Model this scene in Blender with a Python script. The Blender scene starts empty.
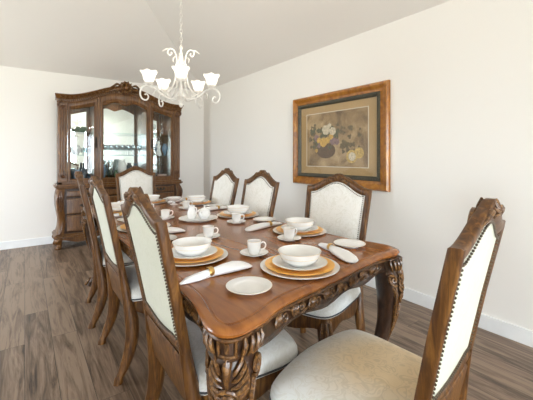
import bpy, bmesh, math, random
from mathutils import Vector, Matrix
random.seed(7)
S = bpy.context.scene
COL = S.collection
PI = math.pi

# ---------------------------------------------------------------- materials
def new_mat(name):
    m = bpy.data.materials.new(name); m.use_nodes = True
    nt = m.node_tree; b = nt.nodes['Principled BSDF']
    return m, nt, b

def L(nt, a, ao, b, bi): nt.links.new(a.outputs[ao], b.inputs[bi])

def coords(nt, scale=(1, 1, 1), rot=(0, 0, 0), kind='Object'):
    tc = nt.nodes.new('ShaderNodeTexCoord'); mp = nt.nodes.new('ShaderNodeMapping')
    mp.inputs['Scale'].default_value = scale; mp.inputs['Rotation'].default_value = rot
    L(nt, tc, kind, mp, 'Vector'); return mp

def ramp(nt, stops):
    r = nt.nodes.new('ShaderNodeValToRGB'); e = r.color_ramp.elements
    while len(e) < len(stops): e.new(0.5)
    for i, (p, c) in enumerate(stops):
        e[i].position = p; e[i].color = (*c, 1)
    return r

def noise(nt, src, scale, detail=4, rough=0.5, dist=0.0):
    n = nt.nodes.new('ShaderNodeTexNoise')
    n.inputs['Scale'].default_value = scale; n.inputs['Detail'].default_value = detail
    n.inputs['Roughness'].default_value = rough; n.inputs['Distortion'].default_value = dist
    if src: L(nt, src, 'Vector', n, 'Vector')
    return n

def bump(nt, b, src, out, strength=0.3, dist=0.01):
    n = nt.nodes.new('ShaderNodeBump'); n.inputs['Strength'].default_value = strength
    n.inputs['Distance'].default_value = dist
    L(nt, src, out, n, 'Height'); L(nt, n, 'Normal', b, 'Normal'); return n

def plain(name, col, rough=0.5, metal=0.0, coat=0.0, bumps=None):
    m, nt, b = new_mat(name)
    b.inputs['Metallic'].default_value = metal; b.inputs['Roughness'].default_value = rough
    b.inputs['Coat Weight'].default_value = coat; b.inputs['Coat Roughness'].default_value = 0.12
    mp = coords(nt); n = noise(nt, mp, 6.0, 3)
    v_ = 0.0 if bumps and bumps[0] > 100 else 1.0
    r = ramp(nt, [(0.3, tuple(c*(1-.05*v_) for c in col)), (0.7, tuple(min(1, c*(1+.04*v_)) for c in col))])
    L(nt, n, 'Fac', r, 'Fac'); L(nt, r, 'Color', b, 'Base Color')
    if bumps:
        n2 = noise(nt, mp, bumps[0], 4); bump(nt, b, n2, 'Fac', bumps[1], 0.002)
    return m

def wood(name, dark, mid, light, scale=(18, 18, 2.2), rough=0.34, coat=0.35, bstr=0.15, nscale=3.0):
    m, nt, b = new_mat(name)
    mp = coords(nt, scale); n = noise(nt, mp, nscale, 7, 0.62, 0.8)
    r = ramp(nt, [(0.28, dark), (0.5, mid), (0.74, light)])
    L(nt, n, 'Fac', r, 'Fac'); L(nt, r, 'Color', b, 'Base Color')
    b.inputs['Roughness'].default_value = rough
    b.inputs['Coat Weight'].default_value = coat; b.inputs['Coat Roughness'].default_value = 0.15
    b.inputs['Specular IOR Level'].default_value = 0.38
    bump(nt, b, n, 'Fac', bstr, 0.003)
    return m

def damask(name, base, fig, scale=9.0, rough=0.7, tan_area=None):
    m, nt, b = new_mat(name)
    mp = coords(nt)
    w = noise(nt, mp, scale*2.0, 1.5, 0.45, 1.6)      # woven scroll figure: bands along the contours of a noise
    r = ramp(nt, [(0.40, base), (0.44, fig), (0.47, base), (0.53, base), (0.56, fig), (0.62, fig), (0.66, base)]); L(nt, w, 'Fac', r, 'Fac')
    if tan_area:  # soft-edged tan area mixed in around one point of the seat
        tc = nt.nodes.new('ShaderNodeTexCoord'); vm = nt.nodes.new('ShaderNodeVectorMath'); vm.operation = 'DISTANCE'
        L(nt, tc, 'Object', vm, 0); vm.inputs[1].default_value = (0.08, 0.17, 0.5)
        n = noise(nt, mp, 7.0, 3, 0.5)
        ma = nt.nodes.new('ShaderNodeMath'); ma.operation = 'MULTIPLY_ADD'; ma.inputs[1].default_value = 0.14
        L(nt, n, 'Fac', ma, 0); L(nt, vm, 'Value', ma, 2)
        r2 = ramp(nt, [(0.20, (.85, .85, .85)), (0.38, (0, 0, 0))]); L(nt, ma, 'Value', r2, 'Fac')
        r3 = ramp(nt, [(0.40, tan_area), (0.44, tuple(c*0.84 for c in tan_area)), (0.47, tan_area), (0.53, tan_area), (0.56, tuple(c*0.84 for c in tan_area)), (0.62, tuple(c*0.84 for c in tan_area)), (0.66, tan_area)]); L(nt, w, 'Fac', r3, 'Fac')
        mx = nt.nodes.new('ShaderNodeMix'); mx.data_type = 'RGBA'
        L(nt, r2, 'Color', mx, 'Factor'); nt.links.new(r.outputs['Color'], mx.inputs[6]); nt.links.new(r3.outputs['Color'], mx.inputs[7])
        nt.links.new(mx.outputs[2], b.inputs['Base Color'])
    else:
        L(nt, r, 'Color', b, 'Base Color')
    b.inputs['Roughness'].default_value = rough
    b.inputs['Sheen Weight'].default_value = 0.25
    bump(nt, b, w, 'Fac', 0.15, 0.003)
    return m

def glass_mat(name, tint=(1, 1, 1), refl=0.09):
    m, nt, b = new_mat(name); nt.nodes.remove(b)
    out = [n for n in nt.nodes if n.type == 'OUTPUT_MATERIAL'][0]
    t = nt.nodes.new('ShaderNodeBsdfTransparent'); t.inputs['Color'].default_value = (*tint, 1)
    g = nt.nodes.new('ShaderNodeBsdfGlossy'); g.inputs['Roughness'].default_value = 0.02
    fr = nt.nodes.new('ShaderNodeFresnel'); fr.inputs['IOR'].default_value = 1.5
    ad = nt.nodes.new('ShaderNodeMath'); ad.operation = 'ADD'; ad.inputs[1].default_value = refl
    geo = nt.nodes.new('ShaderNodeNewGeometry')      # a thin pane reflects once, on the side it is seen from
    inv = nt.nodes.new('ShaderNodeMath'); inv.operation = 'SUBTRACT'; inv.inputs[0].default_value = 1
    L(nt, geo, 'Backfacing', inv, 1)
    mu = nt.nodes.new('ShaderNodeMath'); mu.operation = 'MULTIPLY'
    mx = nt.nodes.new('ShaderNodeMixShader')
    L(nt, fr, 'Fac', ad, 0); L(nt, ad, 'Value', mu, 0); L(nt, inv, 'Value', mu, 1); L(nt, mu, 'Value', mx, 'Fac')
    nt.links.new(t.outputs[0], mx.inputs[1]); nt.links.new(g.outputs[0], mx.inputs[2])
    L(nt, mx, 'Shader', out, 'Surface')
    return m

def emit(name, col, s):
    m, nt, b = new_mat(name)
    b.inputs['Base Color'].default_value = (*col, 1); b.inputs['Emission Color'].default_value = (*col, 1)
    b.inputs['Emission Strength'].default_value = s
    return m

M = {}
M['wall'] = plain('painted_wall', (0.85, 0.825, 0.785), 0.85, bumps=(220, 0.05))
M['ceil'] = plain('textured_ceiling', (0.84, 0.81, 0.775), 0.9, bumps=(120, 0.12))
M['white'] = plain('white_trim', (0.86, 0.87, 0.87), 0.45)
M['chair_wood'] = wood('chair_wood', (0.028, 0.0095, 0.002), (0.098, 0.038, 0.008), (0.250, 0.112, 0.024), rough=0.40, coat=0.06)
M['glazed'] = wood('dark_glazed_wood', (0.016, 0.008, 0.005), (0.040, 0.018, 0.009), (0.085, 0.038, 0.017), (14, 14, 5), 0.30, 0.4)
M['carve'] = wood('carved_wood', (0.018, 0.007, 0.003), (0.110, 0.045, 0.011), (0.36, 0.185, 0.058), (26, 26, 26), 0.36, 0.3)
M['top'] = wood('table_top_wood', (0.17, 0.050, 0.009), (0.27, 0.088, 0.015), (0.37, 0.140, 0.027), (9, 1.1, 9), 0.24, 0.3, 0.02, 2.0)
M['hutch'] = wood('cabinet_wood', (0.050, 0.018, 0.004), (0.130, 0.053, 0.013), (0.225, 0.102, 0.027), (14, 14, 2.2), 0.35, 0.3)
M['hutch_dark'] = wood('cabinet_carving', (0.035, 0.014, 0.006), (0.10, 0.040, 0.015), (0.22, 0.10, 0.04), (30, 30, 30), 0.36, 0.3)
M['fabric'] = damask('cream_damask', (0.80, 0.79, 0.75), (0.725, 0.71, 0.655), 8.0)
M['fabric_rear'] = damask('cream_back_fabric', (0.65, 0.665, 0.545), (0.62, 0.635, 0.51), 12.0)
M['seat'] = damask('seat_damask', (0.79, 0.80, 0.78), (0.72, 0.725, 0.69), 8.0)
M['seat_tan'] = damask('seat_damask_tan', (0.80, 0.81, 0.79), (0.74, 0.735, 0.69), 8.0, tan_area=(0.72, 0.53, 0.27))
M['nail'] = plain('aged_nailheads', (0.16, 0.13, 0.10), 0.35, 0.8)
M['piping'] = plain('dark_piping', (0.055, 0.06, 0.07), 0.6)
M['china'] = plain('white_china', (0.87, 0.87, 0.86), 0.16, coat=0.5)
M['charger'] = plain('grey_white_charger', (0.84, 0.84, 0.83), 0.25, coat=0.3)
M['gold'] = plain('gold_plate', (0.92, 0.48, 0.075), 0.34, 0.05, 0.3)
M['goldline'] = plain('gold_band', (0.76, 0.64, 0.45), 0.3, 0.3)
M['ring'] = plain('brass_ring', (0.66, 0.42, 0.14), 0.28, 0.85)
M['napkin'] = plain('white_linen', (0.86, 0.86, 0.87), 0.85, bumps=(300, 0.1))
M['iron'] = plain('white_iron', (0.74, 0.71, 0.66), 0.45)
M['glass'] = glass_mat('door_glass', (0.97, 0.99, 0.985), 0.02)
M['picglass'] = glass_mat('picture_glass', (1, 1, 1), 0.0)
M['shelf'] = glass_mat('shelf_glass', (0.80, 0.92, 0.90), 0.10)
M['crystal'] = glass_mat('crystal', (0.86, 0.91, 0.93), 0.22)
M['mirror'] = plain('mirror', (0.86, 0.90, 0.90), 0.02, 1.0)
M['brass_dark'] = plain('antique_brass', (0.035, 0.024, 0.014), 0.4, 0.4)
M['dark_vase'] = plain('dark_glaze', (0.04, 0.07, 0.10), 0.2, coat=0.5)
M['blue_vase'] = plain('blue_glaze', (0.16, 0.26, 0.38), 0.2, coat=0.5)
M['green_vase'] = plain('green_glaze', (0.10, 0.17, 0.10), 0.25, coat=0.5)
M['pink_china'] = plain('blush_china', (0.80, 0.62, 0.58), 0.25, coat=0.4)
M['white_line'] = plain('white_fillet', (0.64, 0.57, 0.44), 0.5)
M['frame_gold'] = wood('frame_gilt_wood', (0.14, 0.046, 0.005), (0.33, 0.120, 0.010), (0.52, 0.22, 0.026), (4, 4, 4), 0.28, 0.4)
M['frame_dark'] = wood('frame_dark_band', (0.015, 0.015, 0.010), (0.05, 0.045, 0.028), (0.17, 0.14, 0.085), (40, 40, 40), 0.35, 0.2)
M['mat'] = plain('tan_mat', (0.43, 0.29, 0.135), 0.8, bumps=(90, 0.2))
M['bulb'] = emit('lit_bulb', (1.0, 0.93, 0.84), 5)

def shade_mat():
    m, nt, b = new_mat('frosted_shade')
    b.inputs['Base Color'].default_value = (0.95, 0.95, 0.93, 1); b.inputs['Roughness'].default_value = 0.4
    b.inputs['Transmission Weight'].default_value = 0.0
    b.inputs['Emission Color'].default_value = (1.0, 0.96, 0.90, 1)
    b.inputs['Emission Strength'].default_value = 0.08
    t = nt.nodes.new('ShaderNodeBsdfTranslucent'); t.inputs['Color'].default_value = (0.95, 0.94, 0.9, 1)
    mx = nt.nodes.new('ShaderNodeMixShader'); mx.inputs[0].default_value = 0.25
    out = [n for n in nt.nodes if n.type == 'OUTPUT_MATERIAL'][0]
    nt.links.new(b.outputs[0], mx.inputs[1]); nt.links.new(t.outputs[0], mx.inputs[2]); L(nt, mx, 'Shader', out, 'Surface')
    return m
M['shade'] = shade_mat()

def floor_mat():
    m, nt, b = new_mat('plank_floor')
    mp = coords(nt, (1, 1, 1), (0, 0, PI/2))
    br = nt.nodes.new('ShaderNodeTexBrick')
    br.offset = 0.37; br.inputs['Scale'].default_value = 1.0
    br.inputs['Brick Width'].default_value = 1.35; br.inputs['Row Height'].default_value = 0.15
    br.inputs['Mortar Size'].default_value = 0.0016; br.inputs['Mortar Smooth'].default_value = 0.3
    br.inputs['Color1'].default_value = (0.0, 0.0, 0.0, 1); br.inputs['Color2'].default_value = (1, 1, 1, 1)
    br.inputs['Mortar'].default_value = (0.2, 0.2, 0.2, 1)
    L(nt, mp, 'Vector', br, 'Vector')
    g = coords(nt, (11, 0.9, 1)); 
    add = nt.nodes.new('ShaderNodeVectorMath'); add.operation = 'MULTIPLY_ADD'
    L(nt, br, 'Color', add, 0); add.inputs[1].default_value = (9, 17, 5); L(nt, g, 'Vector', add, 2)
    n = noise(nt, add, 1.6, 8, 0.66, 1.4)
    n2 = noise(nt, coords(nt, (70, 3, 1)), 1.0, 3, 0.6)
    s1 = nt.nodes.new('ShaderNodeMath'); s1.operation = 'MULTIPLY_ADD'; s1.inputs[1].default_value = 0.13
    L(nt, br, 'Color', s1, 0); L(nt, n, 'Fac', s1, 2)
    s2 = nt.nodes.new('ShaderNodeMath'); s2.operation = 'MULTIPLY_ADD'; s2.inputs[1].default_value = 0.24
    L(nt, n2, 'Fac', s2, 0); L(nt, s1, 'Value', s2, 2)
    r = ramp(nt, [(0.44, (0.038, 0.023, 0.014)), (0.58, (0.125, 0.080, 0.052)), (0.76, (0.27, 0.190, 0.132))])
    L(nt, s2, 'Value', r, 'Fac')
    mx = nt.nodes.new('ShaderNodeMix'); mx.data_type = 'RGBA'
    L(nt, br, 'Fac', mx, 'Factor'); nt.links.new(r.outputs['Color'], mx.inputs[6]); mx.inputs[7].default_value = (0.05, 0.036, 0.027, 1)
    nt.links.new(mx.outputs[2], b.inputs['Base Color'])
    b.inputs['Roughness'].default_value = 0.38
    b.inputs['Specular IOR Level'].default_value = 0.45
    bump(nt, b, s2, 'Value', 0.12, 0.003)
    return m
M['floor'] = floor_mat()

def print_mat():
    m, nt, b = new_mat('still_life_ground')
    mp = coords(nt); n = noise(nt, mp, 4.5, 6, 0.6, 0.6)
    r = ramp(nt, [(0.32, (0.13, 0.080, 0.036)), (0.5, (0.29, 0.19, 0.090)), (0.68, (0.48, 0.34, 0.18))])
    L(nt, n, 'Fac', r, 'Fac'); L(nt, r, 'Color', b, 'Base Color'); b.inputs['Roughness'].default_value = 0.7
    return m
M['print'] = print_mat()
def petal(name, c):
    m, nt, b = new_mat(name); n = noise(nt, coords(nt), 55, 4, 0.65, 0.8)
    r = ramp(nt, [(0.32, tuple(x*0.45 for x in c)), (0.5, tuple(x*0.85 for x in c)), (0.66, tuple(min(1, x*1.12) for x in c))])
    L(nt, n, 'Fac', r, 'Fac'); L(nt, r, 'Color', b, 'Base Color'); b.inputs['Roughness'].default_value = 0.7
    return m
M['pet_w'] = petal('petal_cream', (0.66, 0.57, 0.40)); M['pet_y'] = petal('petal_gold', (0.62, 0.38, 0.09))
M['pet_p'] = petal('petal_mauve', (0.27, 0.17, 0.16)); M['leafp'] = petal('leaf_olive', (0.12, 0.115, 0.06))
M['leafs'] = petal('leaf_brown', (0.155, 0.115, 0.055)); M['basket'] = petal('basket_brown', (0.14, 0.085, 0.045)); M['fruit'] = petal('fruit_gold', (0.60, 0.40, 0.12))

# ---------------------------------------------------------------- mesh helpers
class MB:
    def __init__(s): s.v = []; s.f = []
    def add(s, vs, fs):
        o = len(s.v); s.v += [Vector(v) for v in vs]; s.f += [tuple(i+o for i in f) for f in fs]
    def box(s, x0, x1, y0, y1, z0, z1):
        s.add([(x0,y0,z0),(x1,y0,z0),(x1,y1,z0),(x0,y1,z0),(x0,y0,z1),(x1,y0,z1),(x1,y1,z1),(x0,y1,z1)],
              [(0,3,2,1),(4,5,6,7),(0,1,5,4),(1,2,6,5),(2,3,7,6),(3,0,4,7)])
    def loft(s, rings, close=True, caps=True):
        n = len(rings[0]); vs = [p for r in rings for p in r]; fs = []
        for i in range(len(rings)-1):
            for j in range(n if close else n-1):
                k = (j+1) % n
                fs.append((i*n+j, i*n+k, (i+1)*n+k, (i+1)*n+j))
        if caps and close:
            fs.append(tuple(range(n-1, -1, -1))); fs.append(tuple((len(rings)-1)*n+j for j in range(n)))
        s.add(vs, fs)
    def loop(s, rings):   # rings joined end to end (torus-like)
        n = len(rings[0]); m = len(rings); vs = [p for r in rings for p in r]; fs = []
        for i in range(m):
            i2 = (i+1) % m
            for j in range(n):
                k = (j+1) % n
                fs.append((i*n+j, i*n+k, i2*n+k, i2*n+j))
        s.add(vs, fs)
    def tube(s, pts, r, seg=8, smooth=0, flat=1.0):
        pts = [Vector(p) for p in pts]
        if smooth: 
            if not hasattr(r, '__len__'): r = [r]*len(pts)
            pts, r = spline(pts, r, smooth)
        if not hasattr(r, '__len__'): r = [r]*len(pts)
        rings = []; up = None
        for i, p in enumerate(pts):
            t = (pts[min(i+1, len(pts)-1)]-pts[max(i-1, 0)]).normalized()
            if up is None:
                a = Vector((0, 0, 1)) if abs(t.z) < 0.9 else Vector((1, 0, 0))
                up = (a - t*a.dot(t)).normalized()
            else:
                up = (up - t*up.dot(t)).normalized()
            sd = t.cross(up)
            rings.append([p+(sd*math.cos(q)+up*math.sin(q)*flat)*r[i] for q in [2*PI*k/seg for k in range(seg)]])
        s.loft(rings)
    def lathe(s, prof, seg=28, c=(0, 0, 0)):
        cx, cy, cz = c; rings = []
        for r, z in prof:
            rings.append([(cx+max(r, 1e-4)*math.cos(2*PI*k/seg), cy+max(r, 1e-4)*math.sin(2*PI*k/seg), cz+z) for k in range(seg)])
        s.loft(rings)
    def ball(s, c, r, sc=(1, 1, 1), seg=8, rings=5):
        c = Vector(c); rr = []
        for i in range(rings+1):
            a = PI*i/rings; q = max(math.sin(a), 0.02)
            rr.append([c+Vector((r*sc[0]*q*math.cos(2*PI*k/seg), r*sc[1]*q*math.sin(2*PI*k/seg), -r*sc[2]*math.cos(a))) for k in range(seg)])
        s.loft(rr)
    def xf(s, mat, start=0):
        for i in range(start, len(s.v)): s.v[i] = mat @ s.v[i]
    def build(s, name, mat, parent=None, smooth=True, bevel=0, sub=0, ang=40):
        me = bpy.data.meshes.new(name); me.from_pydata([tuple(v) for v in s.v], [], s.f)
        bm = bmesh.new(); bm.from_mesh(me); bmesh.ops.recalc_face_normals(bm, faces=bm.faces)
        for f in bm.faces: f.smooth = smooth
        if smooth:
            for e in bm.edges:
                if len(e.link_faces) == 2 and e.calc_face_angle(0) > math.radians(ang): e.smooth = False
        bm.to_mesh(me); bm.free()
        me.materials.append(M[mat] if isinstance(mat, str) else mat)
        o = bpy.data.objects.new(name, me); COL.objects.link(o)
        if parent: o.parent = parent
        if bevel:
            b = o.modifiers.new('bevel', 'BEVEL'); b.width = bevel; b.segments = 2; b.limit_method = 'ANGLE'
        if sub:
            b = o.modifiers.new('sub', 'SUBSURF'); b.levels = sub; b.render_levels = sub
        return o

def spline(pts, vals, n):
    P = [pts[0]*2-pts[1]]+pts+[pts[-1]*2-pts[-2]]; V = [vals[0]]+list(vals)+[vals[-1]]
    op, ov = [], []
    for i in range(1, len(P)-2):
        for k in range(n):
            t = k/n
            a = [-0.5*t**3+t*t-0.5*t, 1.5*t**3-2.5*t*t+1, -1.5*t**3+2*t*t+0.5*t, 0.5*t**3-0.5*t*t]
            op.append(sum((P[i-1+j]*a[j] for j in range(4)), Vector((0, 0, 0))))
            ov.append(V[i]*(1-t)+V[i+1]*t)
    op.append(P[-2]); ov.append(V[-2]); return op, ov

def curve2(pts, n, closed=False):
    if closed:
        P = [Vector((a, b, 0)) for a, b in pts]; m = len(P); out = []
        for i in range(m):
            p0, p1, p2, p3 = P[(i-1) % m], P[i], P[(i+1) % m], P[(i+2) % m]
            for k in range(n):
                t = k/n
                q = 0.5*((2*p1)+(p2-p0)*t+(2*p0-5*p1+4*p2-p3)*t*t+(3*p1-p0-3*p2+p3)*t**3)
                out.append((q.x, q.y))
        return out
    P, _ = spline([Vector((a, b, 0)) for a, b in pts], [0]*len(pts), n)
    return [(p.x, p.y) for p in P]

def inset(pts, d):
    n = len(pts); out = []
    area = sum(pts[i][0]*pts[(i+1) % n][1]-pts[(i+1) % n][0]*pts[i][1] for i in range(n))
    sg = 1 if area > 0 else -1
    for i in range(n):
        a = Vector(pts[i-1]); b = Vector(pts[(i+1) % n]); t = (b-a).normalized()
        out.append((pts[i][0]-sg*t.y*d, pts[i][1]+sg*t.x*d))
    return out

def empty(name, loc=(0, 0, 0), rz=0):
    o = bpy.data.objects.new(name, None); COL.objects.link(o)
    o.location = loc; o.rotation_euler = (0, 0, rz); o.empty_display_size = 0.1
    return o

def tag(o, label=None, cat=None, group=None, kind=None):
    if label: o['label'] = label
    if cat: o['category'] = cat
    if group: o['group'] = group
    if kind: o['kind'] = kind
    return o

def copy_tree(o, parent=None):
    c = o.copy(); COL.objects.link(c)
    if parent: c.parent = parent
    for ch in list(o.children): copy_tree(ch, c)
    return c

# ---------------------------------------------------------------- room shell
XR, YB, H = 2.665, 5.636, 2.442
XL, YF = -2.9, -4.7
PITCH, ZC = 0.48, 3.42
T = 0.12

def wall_with_holes(name, axis, pos, a0, a1, z1, holes, outward):
    """axis 'x': wall in plane x=pos spanning y; axis 'y': plane y=pos spanning x. holes: (a,b,z0,z1)"""
    mb = MB(); A = sorted({a0, a1, *[h[0] for h in holes], *[h[1] for h in holes]}); Z = sorted({0, z1, *[h[2] for h in holes], *[h[3] for h in holes]})
    for i in range(len(A)-1):
        for j in range(len(Z)-1):
            ca, cz = (A[i]+A[i+1])/2, (Z[j]+Z[j+1])/2
            if any(h[0] < ca < h[1] and h[2] < cz < h[3] for h in holes): continue
            p, q = sorted((pos, pos+outward*T))
            if axis == 'x': mb.box(p, q, A[i], A[i+1], Z[j], Z[j+1])
            else: mb.box(A[i], A[i+1], p, q, Z[j], Z[j+1])
    return tag(mb.build(name, 'wall', smooth=False), kind='structure')

wall_with_holes('wall_right', 'x', XR, YF-T, YB+T, H, [], 1)
wall_with_holes('wall_back', 'y', YB, XL-T, XR, H, [], 1)
LW_FILL = [(3.1, 4.7, 0.8, 2.1)]  # unseen window, added to brighten the far right corner and the cabinet
RW = [(-2.4, -0.3, 0.1, 2.2), (0.15, 1.75, 0.1, 2.2), (2.0, 2.5, 0.5, 2.2)]
wall_with_holes('wall_left', 'x', XL, YF-T, YB+T, H, LW_FILL, -1)
wall_with_holes('wall_front', 'y', YF, XL-T, XR, H, RW, -1)
fl = MB(); fl.box(XL-T, XR+T, YF-T, YB+T, -0.06, 0); tag(fl.build('floor', 'floor', smooth=False), kind='structure')
k = (ZC-H)/PITCH
c = MB()
o4 = [(XL, YF, H), (XR, YF, H), (XR, YB, H), (XL, YB, H)]
i4 = [(XL+k, YF+k, ZC), (XR-k, YF+k, ZC), (XR-k, YB-k, ZC), (XL+k, YB-k, ZC)]
c.add(o4+i4, [(0,1,5,4),(1,2,6,5),(2,3,7,6),(3,0,4,7),(4,5,6,7)])
co = c.build('ceiling', 'ceil', smooth=False); tag(co, kind='structure')
sm = co.modifiers.new('thick', 'SOLIDIFY'); sm.thickness = 0.1; sm.offset = 1
# make sure thickness goes outwards (up)
if co.data.polygons[4].normal.z < 0:
    sm.offset = -1
def basebd(name, x0, x1, y0, y1):
    b = MB(); b.box(x0, x1, y0, y1, 0, 0.105)
    return tag(b.build(name, 'white', smooth=False, bevel=0.004), kind='structure')
basebd('baseboard_right', XR-0.016, XR, YF, YB)
basebd('baseboard_back', XL, XR-0.016, YB-0.014, YB)
basebd('baseboard_left', XL, XL+0.016, YF, YB-0.014)
basebd('baseboard_front', XL+0.016, XR-0.016, YF, YF+0.016)

def window(name, axis, pos, h, outward):
    a0, a1, z0, z1 = h; fr = MB(); w = 0.06; p, q = sorted((pos+outward*0.02, pos+outward*0.08))
    def bx(A0, A1, Z0, Z1, m=fr, p=p, q=q):
        if axis == 'x': m.box(p, q, A0, A1, Z0, Z1)
        else: m.box(A0, A1, p, q, Z0, Z1)
    bx(a0, a1, z0, z0+w); bx(a0, a1, z1-w, z1); bx(a0, a0+w, z0+w, z1-w); bx(a1-w, a1, z0+w, z1-w)
    if a1-a0 > 0.8: bx((a0+a1)/2-w/2, (a0+a1)/2+w/2, z0+w, z1-w)
    f = tag(fr.build(name, 'white', smooth=False), kind='structure')
    g = MB(); mid = (p+q)/2
    bx(a0+w, a1-w, z0+w, z1-w, g, mid-0.002, mid+0.002)
    g.build('window_glass', 'picglass', f, smooth=False)
    ld = bpy.data.lights.new(name+'_daylight', 'AREA'); ld.shape = 'RECTANGLE'; ld.size = a1-a0; ld.size_y = z1-z0
    ld.cycles.is_portal = True
    lo = bpy.data.objects.new(name+'_daylight', ld); COL.objects.link(lo)
    ctr = ((a0+a1)/2, (z0+z1)/2)
    if axis == 'x':
        lo.location = (pos+outward*0.14, ctr[0], ctr[1]); lo.rotation_euler = (0, -PI/2 if outward < 0 else PI/2, 0); ld.size = z1-z0; ld.size_y = a1-a0
    else:
        lo.location = (ctr[0], pos+outward*0.14, ctr[1]); lo.rotation_euler = (PI/2 if outward < 0 else -PI/2, 0, 0)
wi = 1
for h in LW_FILL: window('window_%d' % wi, 'x', XL, h, -1); wi += 1  # left window is only there for the extra light
for h in RW: window('window_%d' % wi, 'y', YF, h, -1); wi += 1

# ---------------------------------------------------------------- dining chair (faces +Y, origin on the floor under the seat back line)
LEAN = 0.195
def yback(z):   # y of the middle of the back frame at height z
    return -LEAN*(z-0.48) - 0.02*max(0, z-0.8)
def halfw(z):
    return 0.216 + 0.024*min(1, max(0, (z-0.5)/0.5))
def arch(u, w, z0, rise):   # ogee arch; u in -1..1
    a = abs(u)
    return z0 + rise*(0.5+0.5*math.cos(PI*min(1, a*1.08)))**0.85

def back_outlines():
    out, inn = [], []
    # bottom, left to right (z 0.625), then right stile up, arch, left stile down
    for i in range(10):
        u = -1+2*i/10
        out.append((u*halfw(0.57), 0.566)); inn.append((u*0.184, 0.604-0.012*math.cos(u*PI)*0.5-0.008*(1-u*u)))
    for i in range(10):
        z = 0.57+(1.030-0.57)*i/10; zi = 0.604+(0.990-0.604)*i/10
        out.append((halfw(z), z)); inn.append((halfw(zi)-0.034, zi))
    N = 24
    for i in range(N):
        u = 1-2*i/N
        out.append((u*0.240, arch(u, 1, 1.030, 0.080)+(0.010 if abs(u) < 0.16 else 0)))
        inn.append((u*0.206, arch(u, 1, 0.990, 0.075)))
    for i in range(10):
        z = 1.030+(0.57-1.030)*i/10; zi = 0.990+(0.604-0.990)*i/10
        out.append((-halfw(z), z)); inn.append((-(halfw(zi)-0.034), zi))
    return out, inn
OUT, INN = back_outlines()

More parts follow.
